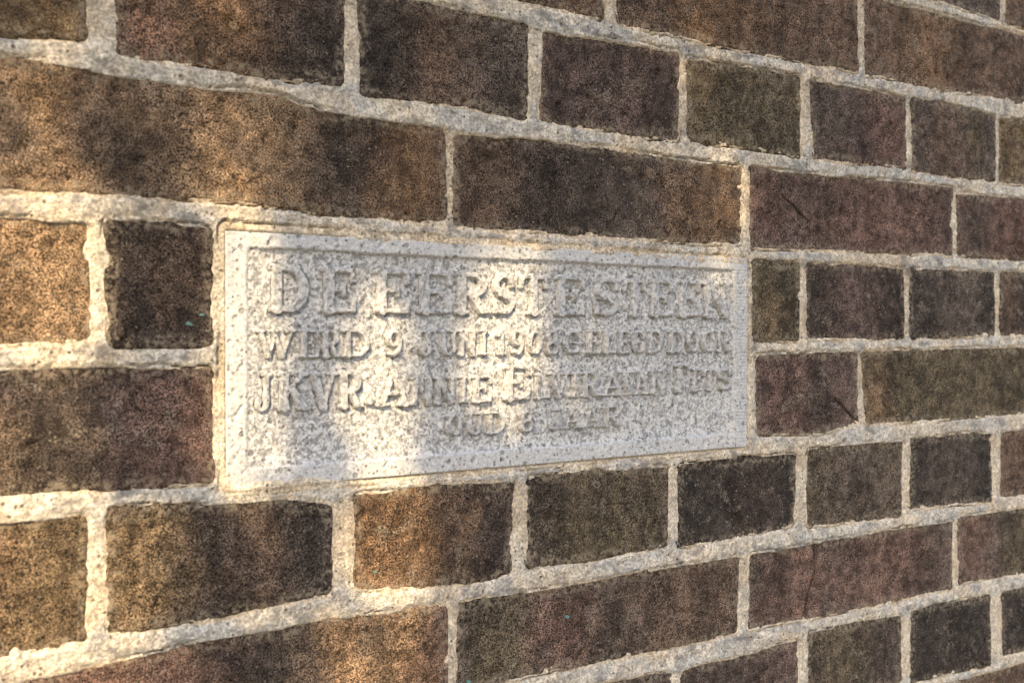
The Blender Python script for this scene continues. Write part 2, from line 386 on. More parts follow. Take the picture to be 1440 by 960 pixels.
def mortar_material():
    m, nt, b = new_mat('mortar_lime')
    t = NT(nt)
    p = t.pos()
    rib = t.attr('ribbon', out='Fac')
    n_lo = t.noise(p, 28, 5, .6)
    n_mid = t.noise(p, 150, 5, .65)
    fine = t.noise(p, 700, 4, .7)
    sandy = t.mix(t.ramp(n_lo, .4, .6), (.68, .55, .39), (.76, .66, .51))
    grey = t.mix(t.ramp(t.noise(p, 60, 5), .42, .58), (.55, .53, .48), (.66, .60, .50))
    stretch = t.ramp(t.noise(t.pos(sc=(.5, 1, 1)), 30, 4, .6), .40, .56, .25, .95)
    col = t.mix(t.math('MULTIPLY', rib, stretch), sandy, grey)
    # weathered dark crust in blotches
    blot = t.math('MULTIPLY', t.ramp(t.noise(t.pos(sc=(.6, 1, 1)), 95, 6, .68), .52, .62), t.ramp(fine, .35, .6, .35, 1))
    blot = t.math('MULTIPLY', blot, t.math('ADD', .25, t.math('MULTIPLY', rib, .5)))
    col = t.mix(blot, col, (.15, .15, .155))
    col = t.scale(col, t.ramp(n_mid, .38, .62, .78, 1.15))
    col = t.scale(col, t.ramp(fine, .38, .62, .62, 1.25))
    vd = t.voro(p, 430); vc = t.n('ShaderNodeSeparateColor'); t.put(vc.inputs[0], t.voro(p, 430, out='Color'))
    dk = t.math('MULTIPLY', t.ramp(vc.outputs[0], .88, .93), t.ramp(vd, .4, .2))
    col = t.mix(t.math('MULTIPLY', dk, .75), col, (.10, .075, .05))
    lt = t.math('MULTIPLY', t.ramp(vc.outputs[1], .86, .92), t.ramp(vd, .4, .2))
    col = t.mix(t.math('MULTIPLY', lt, .6), col, (.75, .70, .60))
    t.put(b.inputs['Base Color'], col)
    b.inputs['Roughness'].default_value = .95
    n1 = t.bump(n_mid, .0013)
    n2 = t.bump(fine, .0014, 1, n1)
    n3 = t.bump(t.math('SUBTRACT', lt, dk), .0005, 1, n2)
    t.put(b.inputs['Normal'], n3)
    return m

def stone_material(name, rough_field, speck=1.0):
    m, nt, b = new_mat(name)
    t = NT(nt)
    p = t.pos()
    lo = t.noise(p, 30, 4, .6)
    mid = t.noise(p, 190, 5, .65)
    fine = t.noise(p, 620, 4, .72)
    col = t.mix(t.ramp(lo, .35, .65), (.53, .535, .53), (.58, .575, .56))
    # crystalline speckle: dark and white grains
    k = .0 if rough_field else .03 * (2 - speck)
    col = t.mix(t.ramp(fine, .50 + k, .60 + k, 0, .85 if rough_field else .6), col, (.21, .21, .21))
    col = t.mix(t.ramp(fine, .47, .38, 0, .7), col, (.78, .76, .71))
    if rough_field or speck > 1:
        f2 = t.noise(p, 330, 3, .65, .6)
        col = t.mix(t.ramp(f2, .52, .60, 0, .72 if rough_field else .6), col, (.22, .22, .215))
        col = t.mix(t.ramp(f2, .45, .36, 0, .5), col, (.76, .74, .69))
    # round dark inclusions
    vd = t.voro(p, 210); vc = t.n('ShaderNodeSeparateColor'); t.put(vc.inputs[0], t.voro(p, 210, out='Color'))
    dk = t.math('MULTIPLY', t.ramp(vc.outputs[0], .80, .86), t.ramp(vd, .36, .22))
    col = t.mix(t.math('MULTIPLY', dk, .6), col, (.16, .16, .155))
    vd2 = t.voro(p, 480); vc2 = t.n('ShaderNodeSeparateColor'); t.put(vc2.inputs[0], t.voro(p, 480, out='Color'))
    dk2 = t.math('MULTIPLY', t.ramp(vc2.outputs[0], .78, .86), t.ramp(vd2, .4, .25))
    col = t.mix(t.math('MULTIPLY', dk2, .65), col, (.13, .125, .12))
    # yellowish weathering
    col = t.mix(t.ramp(t.noise(p, 55, 4), .52, .7, 0, .2), col, (.50, .43, .33))
    if not rough_field: col = t.scale(col, .86 if speck > 1 else .90)
    ru = t.attr('rust', out='Fac')
    col = t.mix(ru, col, (.20, .055, .015))
    t.put(b.inputs['Base Color'], col)
    b.inputs['Roughness'].default_value = .9
    n1 = t.bump(mid, .0010 if rough_field else .0004)
    n2 = t.bump(fine, .0008 if rough_field else .0003, 1, n1)
    n3 = t.bump(t.math('MULTIPLY', t.math('ADD', dk, dk2), -1), .0004, 1, n2)
    t.put(b.inputs['Normal'], n3)
    return m

def simple_material(name, c1, c2, scale, rough=.9, bump=.002):
    m, nt, b = new_mat(name)
    t = NT(nt)
    f = t.noise(t.pos(), scale, 5, .6)
    t.put(b.inputs['Base Color'], t.mix(t.ramp(f, .3, .7), c1, c2))
    b.inputs['Roughness'].default_value = rough
    if bump: t.put(b.inputs['Normal'], t.bump(f, bump))
    return m

M_BRICK = brick_material()
M_MORTAR = mortar_material()
M_FIELD = stone_material('pecked_stone', True)
M_STONE = stone_material('dressed_stone', False)
M_LETTER = stone_material('weathered_stone', False, 1.7)
M_FLECK = simple_material('green_paint', (.15, .29, .25), (.10, .20, .17), 600, .6, .0003)
M_GROUND = simple_material('gravel_ground', (.085, .075, .06), (.13, .115, .095), 60, .95, .01)
M_BARK = simple_material('bark', (.05, .038, .028), (.11, .085, .06), 40, .9, .01)

def leaf_material():
    m, nt, b = new_mat('leaf')
    t = NT(nt)
    f = t.noise(t.pos(), 18, 3)
    t.put(b.inputs['Base Color'], t.mix(t.ramp(f, .3, .7), (.035, .060, .018), (.075, .11, .03)))
    b.inputs['Roughness'].default_value = .55
    return m
M_LEAF = leaf_material()

# ------------------------------------------------------------------ ground
g = 260.0
me = mesh_from('ground', np.array([(-g, -g, 0), (g, -g, 0), (g, g, 0), (-g, g, 0)]), np.array([[0, 1, 2, 3]]), M_GROUND, False)
tag(link('ground', me), kind='structure')

# ------------------------------------------------------------------ brick shapes
class Shape:
    """a brick's outline on the wall: upper and lower edge, straight ends"""
    def __init__(s, top, bot, off=0.0):
        s.T = np.array(top, float); s.B = np.array(bot, float); s.off = off
        s.u0 = min(s.T[0, 0], s.B[0, 0]); s.u1 = max(s.T[-1, 0], s.B[-1, 0])
        s.v0 = s.B[:, 1].min(); s.v1 = s.T[:, 1].max()
        s.c = ((s.u0 + s.u1) / 2, (s.v0 + s.v1) / 2)
    def top(s, u): return np.interp(u, s.T[:, 0], s.T[:, 1])
    def bot(s, u): return np.interp(u, s.B[:, 0], s.B[:, 1])
    def left(s, v):
        k = np.clip((v - s.B[0, 1]) / (s.T[0, 1] - s.B[0, 1]), -.2, 1.2)
        return s.B[0, 0] + (s.T[0, 0] - s.B[0, 0]) * k
    def right(s, v):
        k = np.clip((v - s.B[-1, 1]) / (s.T[-1, 1] - s.B[-1, 1]), -.2, 1.2)
        return s.B[-1, 0] + (s.T[-1, 0] - s.B[-1, 0]) * k
    def sdf(s, u, v, r=1.6):
        """positive inside; corners rounded by r"""
        dx = np.minimum(u - s.left(v), s.right(v) - u)
        up = s.top(u) - v
        dz = np.minimum(v - s.bot(u), up)
        d = np.minimum(dx, dz)
        cr = (dx < r) & (dz < r)
        d = np.where(cr, r - np.hypot(np.maximum(r - dx, 0), np.maximum(r - dz, 0)), d)
        return d, (up <= v - s.bot(u)) & (dz <= dx)

ROW = 62.7
DETAIL = (-900.0, 200.0, -400.0, 280.0)      # the stretch of wall built in full relief (mm)
WALL_X = (-2300.0, 3200.0); WALL_TOP = 1250.0
row_of = {'Y': -4, 'Z': -3, 'A': -2, 'B': -1, 'C': 0, 'D': 1, 'E': 2, 'F': 3, 'G': 4, 'H': 5}
shapes = {n: Shape(tb[0], tb[1]) for n, tb in BRICKS.items()}
span = {}
for n, s in shapes.items():
    k = row_of[n[0]]
    a, b_ = span.get(k, (1e9, -1e9))
    span[k] = (min(a, s.u0), max(b_, s.u1))
near, far = [], []                            # bricks not in the picture
rr = random.Random(3)
for k in range(-20, 17):
    vc = -31.3 - ROW * k
    if vc > WALL_TOP - 25: continue
    header = k % 2 == 0
    step, off = (110.0, 0.0) if header else (220.0, -165.0 if k % 4 == 1 else -55.0)
    lo, hi = span.get(k, (1e9, -1e9))
    j0 = int(math.floor((WALL_X[0] - off) / step)); j1 = int(math.ceil((WALL_X[1] - off) / step))
    for j in range(j0, j1):
        a = off + j * step + 5.0 + rr.uniform(-1, 1); b_ = off + (j + 1) * step - 5.0 + rr.uniform(-1, 1)
        if lo < hi:
            if b_ > lo - 6 and a < lo: b_ = lo - 10
            if a < hi + 6 and b_ > hi: a = hi + 10
            if b_ - a < 22 or (a < hi and b_ > lo): continue
        v0 = vc - 24.2 + rr.uniform(-1, 1); v1 = vc + 24.2 + rr.uniform(-1, 1)
        if v0 < -Z0 * 1000: v0 = -Z0 * 1000
        if v1 - v0 < 15: continue
        sh = Shape([(a, v1), (b_, v1 + rr.uniform(-.7, .7))], [(a + rr.uniform(-1, 1), v0), (b_ + rr.uniform(-1, 1), v0 + rr.uniform(-.7, .7))])
        inside = DETAIL[0] < sh.c[0] < DETAIL[1] and DETAIL[2] < sh.c[1] < DETAIL[3]
        (near if inside else far).append(sh)

wall = empty('brick_wall', (-.35, 0, 0))
tag(wall, 'dark brown brick wall with pale sandy mortar joints around the stone plaque', 'wall')
WX = .35                                       # children are placed relative to the wall's base point

def wloc(c): return (c[0] / 1000 + WX, 0, c[1] / 1000 + Z0)

bed_off = {}
def face_height(u, v, seed):
    pits = sstep(.50, .72, fbm(u, v, 6.5, seed + 61, 2)) + .7 * sstep(.55, .75, fbm(u, v, 15, seed + 63, 3))
    drag = .16 * fbm(u * .22, v, 2.6, seed + 65, 2) * sstep(-.1, .3, fbm(u, v, 45, seed + 67, 2))
    return drag - 1.3 * pits + .55 * fbm(u, v, 38, seed, 2) + .42 * fbm(u, v, 9, seed + 5, 3) + .30 * fbm(u, v, 3.2, seed + 11, 2)

def clay_colour(u, v, s, look, seed):
    base, band, patches = look
    col = np.tile(np.array(COL[base]), (len(u), 1))
    su = (u - s.u0) / (s.u1 - s.u0); sv = (v - s.v0) / (s.v1 - s.v0)
    asp = (s.u1 - s.u0) / (s.v1 - s.v0)
    wob = .16 * fbm(u, v, 14, seed + 3, 4, .65)
    for (pu, pv, pr, pc) in patches:
        d = np.hypot((su - pu), (sv - pv) / asp * .55) + wob * pr * 3.0
        w = .85 * sstep(pr * 1.35, pr * .15, d)[:, None]
        col = col * (1 - w) + np.array(COL[pc]) * w
    b = .7 * sstep(.12, .6, fbm(u, v * .45, 24, seed + 21, 3) + .25 * fbm(u, v, 7, seed + 23, 3))
    w = (b * band)[:, None]
    col = col * (1 - w) + np.array(COL['char']) * w
    return col

def brick_mesh(name, s, step, look, seed, grooves=()):
    E = 5.4
    nu = max(6, int((s.u1 - s.u0 + 2 * E) / step) + 1); nv = max(5, int((s.v1 - s.v0 + 2 * E) / step) + 1)
    S, T = np.meshgrid(np.linspace(0, 1, nu), np.linspace(0, 1, nv), indexing='ij')
    S = S.ravel(); T = T.ravel()
    vm = s.v0 + (s.v1 - s.v0) * T
    u = s.left(vm) - E + (s.right(vm) - s.left(vm) + 2 * E) * S
    vb = s.bot(u) - E; vt = s.top(u) + E
    v = vb + (vt - vb) * T
    dx = np.minimum(u - s.left(vm), s.right(vm) - u) + E
    dz = np.minimum(v - vb, vt - v)
    r = 5.6
    d = np.minimum(dx, dz)
    cr = (dx < r) & (dz < r)
    d = np.where(cr, r - np.hypot(np.maximum(r - dx, 0), np.maximum(r - dz, 0)), d)
    dn = d + .9 * fbm(u, v, 11, seed + 31, 3)
    h = face_height(u, v, seed) + s.off
    edge = np.clip(1 - dn / 4.6, 0, 1.6)
    h = h - 6.5 * edge ** 2
    shade_stain = np.zeros(len(u))
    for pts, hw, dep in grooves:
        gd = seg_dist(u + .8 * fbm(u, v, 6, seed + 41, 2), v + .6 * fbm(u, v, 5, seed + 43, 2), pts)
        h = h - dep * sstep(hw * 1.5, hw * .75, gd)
        shade_stain = np.maximum(shade_stain, sstep(hw * 1.3, hw * .8, gd) * (.95 if hw > .9 else .75 if hw > .45 else .5))  # shade inside the narrow groove, painted into the clay colour
        shade_stain = np.maximum(shade_stain, .4 * (hw > .45) * sstep(4.0, .5, gd + 2.2 * fbm(u, v, 8, seed + 45, 3)))  # staining around the wider grooves
    h = np.where((S == 0) | (S == 1) | (T == 0) | (T == 1), -11.0, h)
    col = clay_colour(u, v, s, look, seed)
    col = col * (1 - shade_stain[:, None]) + np.array((.012, .010, .009)) * shade_stain[:, None]
    smear = sstep(9.5, 5.5, d + 3.0 * fbm(u, v, 16, seed + 51, 3))
    return mesh_from(name, wall_verts(u, v, h, s.c), grid_quads(nu, nv), M_BRICK, True, {'clay': col, 'smear': smear})

objs = {}
for i, (n, s) in enumerate(shapes.items()):
    s.off = rr.uniform(-.5, .6)
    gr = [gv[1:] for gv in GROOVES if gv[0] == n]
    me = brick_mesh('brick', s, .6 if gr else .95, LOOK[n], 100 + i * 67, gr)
    objs[n] = link('brick', me, wall, wloc(s.c))
kinds = list(COL)
for i, s in enumerate(near):
    s.off = rr.uniform(-.5, .6)
    look = (rr.choice(['brown', 'purple', 'olive', 'grey', 'dark', 'red', 'ochre', 'brown']), rr.uniform(.3, .7),
            [(rr.random(), rr.random(), rr.uniform(.15, .4), rr.choice(kinds)) for _ in range(2)])
    link('brick', brick_mesh('brick', s, 2.2, look, 9000 + i * 67), wall, wloc(s.c))

# the rest of the wall, out of the picture
V, Q, CO = [], [], []
base = 0
for i, s in enumerate(far):
    a, b_, v0, v1 = s.u0, s.u1, s.v0, s.v1
    f = rr.uniform(-.5, .6)
    for ins, h in ((-1, -8.0), (.3, -1.0), (2.2, f)):
        for (x, z) in ((a + ins, v0 + ins), (b_ - ins, v0 + ins), (b_ - ins, v1 - ins), (a + ins, v1 - ins)):
            V.append((x, h, z))
    for ring in (0, 4):
        for q in range(4):
            q2 = (q + 1) % 4
            Q.append((base + ring + q, base + ring + q2, base + ring + 4 + q2, base + ring + 4 + q))
    Q.append((base + 8, base + 9, base + 10, base + 11))
    c1 = np.array(COL[rr.choice(['brown', 'purple', 'olive', 'grey', 'dark', 'red', 'ochre', 'brown'])]) * rr.uniform(.75, 1.2)
    CO += [c1] * 12
    base += 12
V = np.array(V)
me = mesh_from('outer_brickwork', wall_verts(V[:, 0], V[:, 2], V[:, 1]), np.array(Q), M_BRICK, False, {'clay': np.array(CO)})
tag(link('outer_brickwork', me, wall, wloc((0, 0))), kind='stuff')

# ------------------------------------------------------------------ mortar
PL = Shape([(PLAQUE[0], -3.8), (PLAQUE[1] - 2, -7.0)], [(PLAQUE[0], PLAQUE[2]), (PLAQUE[1], PLAQUE[2])])
STEP = .8
us = np.arange(DETAIL[0], DETAIL[1] + .1, STEP); vs_ = np.arange(DETAIL[2], DETAIL[3] + .1, STEP)
U, Vv = np.meshgrid(us, vs_, indexing='ij')
nu, nv = U.shape
D = np.full(U.shape, -30.0); UP = np.zeros(U.shape, bool); PD = np.full(U.shape, -30.0)
WU = .9 * fbm(U, Vv, 13, 71, 3); WV = .9 * fbm(U, Vv, 13, 72, 3)
def stamp(s, arr, up=None, warp=True):
    i0 = max(0, int((s.u0 - 14 - DETAIL[0]) / STEP)); i1 = min(nu, int((s.u1 + 14 - DETAIL[0]) / STEP) + 1)
    j0 = max(0, int((s.v0 - 14 - DETAIL[2]) / STEP)); j1 = min(nv, int((s.v1 + 14 - DETAIL[2]) / STEP) + 1)
    if i1 <= i0 or j1 <= j0: return
    w = (slice(i0, i1), slice(j0, j1))
    d, t = s.sdf(U[w] + (WU[w] if warp else 0), Vv[w] + (WV[w] if warp else 0))
    better = d > arr[w]
    arr[w] = np.where(better, d, arr[w])
    if up is not None: up[w] = np.where(better, t, up[w])
for s in list(shapes.values()) + near + far:
    stamp(s, D, UP)
stamp(PL, PD, None, False)
U = U.ravel(); Vv = Vv.ravel(); D = D.ravel(); UP = UP.ravel(); PD = PD.ravel()
keep = (D < 6.5) & (PD < 4.0)
h = np.full(U.shape, -9.0); rib = np.zeros(U.shape)
u, v, d, up, pd = U[keep], Vv[keep], D[keep], UP[keep], PD[keep]
lowf = fbm(u, v, 42, 81, 3)
med = fbm(u, v, 9, 83, 4, .6)
fin = fbm(u, v, 2.6, 85, 2)
dj = np.maximum(d, pd)
# tooled ribbon down the middle of the joints, sandy bedding left and right of it
rmask = sstep(2.9, 3.8, -dj + 1.4 * med + .4 * fin) * sstep(-.75, -.15, lowf + .5 * fbm(u, v, 75, 87, 2) + .25)
bed = sstep(19, 23.5, np.abs(np.mod(v + 31.3 + ROW / 2, ROW) - ROW / 2))
rmask = rmask * (.25 + .75 * bed)
under = up & (dj > -4.5)
rmask_low = sstep(.8, 1.6, -dj + 1.0 * med) * sstep(-.2, .15, lowf)
rmask = np.where(under, np.maximum(rmask, rmask_low * .9), rmask)
J = -.35 + .6 * lowf + .5 * med + .34 * fin + 1.3 * rmask * (1 - .5 * np.abs(med))
fall = np.maximum(d + 1.2, 0)
hh = J - .85 * fall - .05 * fall ** 2 + np.where(d > -1.5, 1.0 * med * np.clip((d + 1.5) / 2, 0, 1), 0)
edge_gap = np.exp(-((-dj + 1.4 * med + .4 * fin - 3.0) / .42) ** 2) * bed * sstep(.05, .3, np.abs(fbm(u, v * .15, 70, 93, 3)) - .04) * (dj > -6)
hh = hh - 2.6 * edge_gap
# crevice where the joint has come away above the brick below
crev = up * sstep(-1.6, -.8, d) * sstep(1.3, .3, d) * sstep(-.16, .08, fbm(u, v * .2, 55, 91, 3))
hh = hh - 5.0 * crev
# the plaque: clean at the side and below, ragged over its upper edge
ptop = v > -30
corner = sstep(60, 20, np.hypot(u + 585, (v + 126) * 3.2))
hp = np.where(ptop & (u > -548), .7 + .8 * med + .3 * lowf, -.2 + .35 * med) - np.maximum(pd, 0) * np.where(ptop & (u > -548), .55, 2.6 * (1 - corner) + .2)
hp = hp + corner * (1.9 - .25 * np.maximum(pd, 0) + .5 * med) * (pd > -3)
gap = sstep(-.9, -.3, pd) * sstep(.6, .2, pd) * (~ptop) * sstep(-590, -500, u)
hp = hp - 2.2 * gap
near_pl = pd > -3.0
hh = np.where(near_pl & (pd > d), np.where(pd > 0, hp, np.minimum(hh, hp + .6) * .5 + hp * .5), hh)
for pts, hw, dep in MORTAR_CRACKS:
    hh = hh - dep * sstep(hw * 1.6, hw * .4, seg_dist(u + .6 * fin, v + .6 * med, pts))
h[keep] = hh; rib[keep] = rmask
q = grid_quads(nu, nv)
q = q[keep[q].all(axis=1)]
vv, q, at = compact(wall_verts(U, Vv, h), q, {'ribbon': rib})
link('mortar', mesh_from('mortar', vv, q, M_MORTAR, True, at), wall, wloc((0, 0)))
# mortar beyond the detailed stretch, and the wall's body
def slab(rects, hgt):
    V, Q = [], []
    for (a, b_, c_, d_) in rects:
        n0 = len(V); V += [(a, hgt, c_), (b_, hgt, c_), (b_, hgt, d_), (a, hgt, d_)]; Q.append((n0, n0 + 1, n0 + 2, n0 + 3))
    V = np.array(V, float)
    return wall_verts(V[:, 0], V[:, 2], V[:, 1]), np.array(Q)
zb = -Z0 * 1000
vv, q = slab([(WALL_X[0], DETAIL[0], zb, WALL_TOP), (DETAIL[1], WALL_X[1], zb, WALL_TOP),
              (DETAIL[0], DETAIL[1], zb, DETAIL[2]), (DETAIL[0], DETAIL[1], DETAIL[3], WALL_TOP)], -.9)
link('mortar', mesh_from('mortar_outer', vv, q, M_MORTAR, False, {'ribbon': np.full(len(vv), .5)}), wall, wloc((0, 0)))
a, b_ = WALL_X; y0, y1 = .0095, .22
cv = np.array([(x / 1000, y, z / 1000) for y in (y0, y1) for (x, z) in ((a, zb), (b_, zb), (b_, WALL_TOP), (a, WALL_TOP))])
cq = np.array([(0, 1, 2, 3), (5, 4, 7, 6), (4, 0, 3, 7), (1, 5, 6, 2), (3, 2, 6, 7), (4, 5, 1, 0)])
link('wall_core', mesh_from('wall_core', cv, cq, M_MORTAR, False, {'ribbon': np.full(8, .5)}), wall, wloc((0, 0)))

# ------------------------------------------------------------------ paint flecks on the bricks
def fleck(parent, s, u, v, r, seed):
    k = 9
    rg = np.random.default_rng(seed)
    ang = np.linspace(0, 2 * math.pi, k, endpoint=False)
    rad = r * rg.uniform(.55, 1.25, k)
    x = u - s.c[0] + rad * np.cos(ang); z = v - s.c[1] + rad * .7 * np.sin(ang)
    V = [((u - s.c[0]) / 1000, -.0019, (v - s.c[1]) / 1000)]
    V += [(x[i] / 1000, -.0015, z[i] / 1000) for i in range(k)] + [(x[i] * 1.0 / 1000, .001, z[i] / 1000) for i in range(k)]
    T = []
    for i in range(k):
        j = (i + 1) % k
        T += [(0, 1 + i, 1 + j), (1 + i, 1 + k + i, 1 + k + j), (1 + i, 1 + k + j, 1 + j)]
    link('paint_fleck', mesh_from('paint_fleck', np.array(V), np.array(T), M_FLECK, False), parent)
for n, u, v, r in (('C1', -624.2, -48.2, 1.5), ('C1', -618.7, -44.3, 1.2), ('F1', -414.3, -213.1, 1.2), ('E2', -532.7, -172.5, .9), ('F1', -478.8, -237.9, 1.3)):
    fleck(objs[n], shapes[n], u, v, r, int(abs(u)))

# ------------------------------------------------------------------ the stone plaque
PC = ((PLAQUE[0] + PLAQUE[1]) / 2, PLAQUE[2])
plaque = empty('stone_plaque', (PC[0] / 1000, 0, PC[1] / 1000 + Z0))
tag(plaque, 'pale grey stone plaque with four lines of raised lettering set into the bricks', 'plaque')
RELIEF = 2.6
LEVEL = .5
def border_height(u, v):
    hb = LEVEL + .12 * fbm(u, v, 30, 301, 2) + .10 * fbm(u, v, 5, 303, 3)
    # shallow tooling marks across the right border
    hb = hb + .16 * np.sin(v * 2 * math.pi / 2.1 + 1.5 * fbm(u, v, 20, 305, 2)) * sstep(INNER[1] - 1, INNER[1] + 2, u)
    pits = sstep(.62, .8, fbm(u, v, 3.6, 307, 1))
    return hb - .7 * pits
def field_height(u, v):
    n = .55 * fbm(u, v, 4.6, 311, 2, .6) + .55 * fbm(u, v, 2.3, 313, 2, .6)
    return LEVEL - RELIEF + .25 * fbm(u, v, 40, 315, 2) + .85 * n
def plaque_height(u, v):
    wu = u + .7 * fbm(u, v, 12, 317, 3); wv = v + .6 * fbm(u, v, 12, 319, 3)
    di = np.minimum(np.minimum(wu - INNER[0], INNER[1] - wu), np.minimum(wv - INNER[2], INNER[3] - wv))
    w = sstep(-.5, 1.3, di)
    # the left and lower margins are worn almost level with the field
    worn = np.maximum(sstep(INNER[0] + 14, INNER[0] - 2, u), .6 * sstep(INNER[2] + 7, INNER[2] - 1, v))
    worn = np.maximum(worn, .55 * sstep(INNER[1] - 7, INNER[1] + 1, u))
    hb = border_height(u, v); hf = field_height(u, v)
    hf2 = hf * (1 - .88 * worn) + (hb - .25) * .88 * worn
    h = hb * (1 - w) + hf2 * w
    # rounded arris
    do = np.minimum(np.minimum(u - PLAQUE[0], PLAQUE[1] - u), np.minimum(v - PLAQUE[2], PLAQUE[3] - v)) + .25 * fbm(u, v, 7, 321, 3)
    h = h - 1.0 * np.clip(1 - do / .9, 0, 1.5) ** 2
    return h, di
# letters: strokes in a unit box (x, y, x, y, weight); weight 1 = thick stem, .5 = thin stroke
def arc(cx, cy, rx, ry, a0, a1, n=12, thick=1.0, thin=.55):
    out = []
    A = [math.radians(a0 + (a1 - a0) * i / n) for i in range(n + 1)]
    for p, q_ in zip(A[:-1], A[1:]):
        m_ = abs(math.cos((p + q_) / 2))
        out.append((cx + rx * math.cos(p), cy + ry * math.sin(p), cx + rx * math.cos(q_), cy + ry * math.sin(q_), thin + (thick - thin) * m_))
    return out
TH = .5
def stem(x, sl=.14, sr=.14, top=True, bot=True, y0=0., y1=1.):
    s = [(x, y0 + .03, x, y1 - .03, 1.)]
    if top: s.append((x - sl, y1 - .04, x + sr, y1 - .04, TH))
    if bot: s.append((x - sl, y0 + .04, x + sr, y0 + .04, TH))
    return s
GLYPH = {
 'D': stem(.22) + [(.22, .96, .5, .96, TH), (.22, .04, .5, .04, TH)] + arc(.48, .5, .42, .46, -90, 90),
 'E': stem(.24) + [(.24, .96, .88, .96, TH), (.24, .04, .9, .04, TH), (.24, .52, .62, .52, TH), (.86, .96, .93, .72, TH), (.88, .04, .95, .3, TH),
                   (.62, .64, .66, .40, TH * .9)],
 'F': stem(.24),
 'R': stem(.2) + [(.2, .96, .52, .96, TH), (.2, .48, .52, .48, TH)] + arc(.5, .72, .3, .24, -90, 90) + [(.46, .47, .78, .08, .95), (.74, .05, .98, .05, TH)],
 'S': arc(.5, .73, .34, .23, 20, 250, 14, .75, .6) + [(.36, .52, .66, .44, 1.), (.3, .58, .42, .5, .9), (.62, .46, .74, .38, .9)] + arc(.5, .27, .36, .23, -160, 60, 14, .75, .6)
      + [(.84, .95, .86, .7, TH), (.14, .05, .12, .3, TH)],
 'T': stem(.5, .16, .16, top=False) + [(.08, .95, .92, .95, TH), (.08, .95, .04, .7, TH), (.92, .95, .96, .7, TH)],
 'N': stem(.16, .14, .1, bot=True) + stem(.85, .12, .12, bot=False) + [(.16, .93, .85, .05, 1.05)],
 'W': [(.08, .95, .3, .05, 1.), (.3, .05, .5, .9, TH), (.42, .95, .68, .05, 1.), (.68, .05, .92, .95, TH), (0, .96, .2, .96, TH), (.8, .96, 1, .96, TH), (.36, .96, .56, .96, TH)],
 'J': [(.62, .3, .62, .96, 1.), (.4, .96, .86, .96, TH)] + arc(.38, .28, .25, .24, -150, 0) + [(.17, .26, .2, .28, 1.3)],
 'U': [(.2, .35, .2, .95, 1.), (.82, .35, .82, .95, .7), (.04, .96, .38, .96, TH), (.66, .96, .97, .96, TH)] + arc(.51, .34, .31, .29, 180, 360, 12, .95, .7),
 'I': stem(.5, .3, .3),
 '1': stem(.55, .26, .26, top=False) + [(.55, .96, .25, .78, .6)],
 '0': arc(.5, .5, .34, .44, 0, 360, 20),
 'O': arc(.5, .5, .38, .45, 0, 360, 20),
 '8': arc(.5, .73, .26, .22, 0, 360, 16, .85, .6) + arc(.5, .27, .34, .24, 0, 360, 16, .95, .6),
 '9': arc(.5, .68, .32, .27, 0, 360, 16, .9, .6) + arc(.4, .55, .42, .5, -75, 15, 8, .95, .6) + [(.22, .12, .5, .05, .7)],
 'G': arc(.52, .5, .4, .45, 45, 325, 16) + [(.84, .1, .84, .44, .95), (.62, .46, 1., .46, TH), (.82, .92, .84, .68, TH)],
 'L': stem(.26) + [(.26, .04, .9, .04, TH), (.88, .04, .94, .32, TH)],
 'K': stem(.18) + [(.26, .46, .78, .95, TH), (.42, .58, .84, .06, 1.), (.62, .96, .94, .96, TH), (.68, .04, 1., .04, TH)],
 'V': [(.14, .95, .5, .05, 1.), (.5, .05, .86, .95, TH), (0, .96, .3, .96, TH), (.72, .96, 1., .96, TH)],
 'A': [(.14, .05, .5, .95, TH), (.5, .95, .84, .05, 1.), (.26, .34, .72, .34, TH), (.0, .04, .3, .04, TH), (.66, .04, 1., .04, TH)],
 '.': [(.45, .13, .55, .13, 1.5)],
}
def letter_sdf(ch, a, b_, vb, vt, x, y):
    """distance inside the strokes of a letter (mm)"""
    W, H = b_ - a, vt - vb
    thick = min((.215 if H > 15 else .17) * H, .25 * W) * (1.0 if ch != '.' else 1.6)
    thick = max(thick, .12 * H)
    sd = np.full(np.shape(x), -9.0)
    ins = thick * .25
    for (x0, y0, x1, y1, w) in GLYPH[ch]:
        X0, X1 = a + ins + x0 * (W - 2 * ins), a + ins + x1 * (W - 2 * ins)
        sd = np.maximum(sd, thick * w / 2 + .12 - seg_dist(x, y, [(X0, vb + y0 * H), (X1, vb + y1 * H)]))
    return sd
pu = np.arange(PLAQUE[0], PLAQUE[1] + .01, .5); pv = np.arange(PLAQUE[2], PLAQUE[3] + .01, .5)
PU, PV = np.meshgrid(pu, pv, indexing='ij')
n1, n2 = PU.shape
PU = PU.ravel(); PV = PV.ravel()
ph, di = plaque_height(PU, PV)
CH = np.full(len(PU), -9.0)
for (ch, a, b_, vb, vt) in LETTERS:
    near_l = (PU > a - 2) & (PU < b_ + 2) & (PV > vb - 3) & (PV < vt + 2)
    CH[near_l] = np.maximum(CH[near_l], letter_sdf(ch, a, b_, vb, vt, PU[near_l] - .35, PV[near_l] + 1.0))
ph = ph - 1.5 * sstep(-1.0, -.2, CH)
ring = (PU == PU.min()) | (PU == PU.max()) | (PV == PV.min()) | (PV == PV.max())
ph = np.where(ring, -12.0, ph)
q = grid_quads(n1, n2)
infield = (di[q] > .4).all(axis=1)
verts = wall_verts(PU, PV, ph, PC)
zero = np.zeros(len(verts))
vv, q1, at = compact(verts, q[infield], {'rust': zero})
link('sunken_field', mesh_from('sunken_field', vv, q1, M_FIELD, True, at), plaque)
vv, q2, at = compact(verts, q[~infield], {'rust': zero})
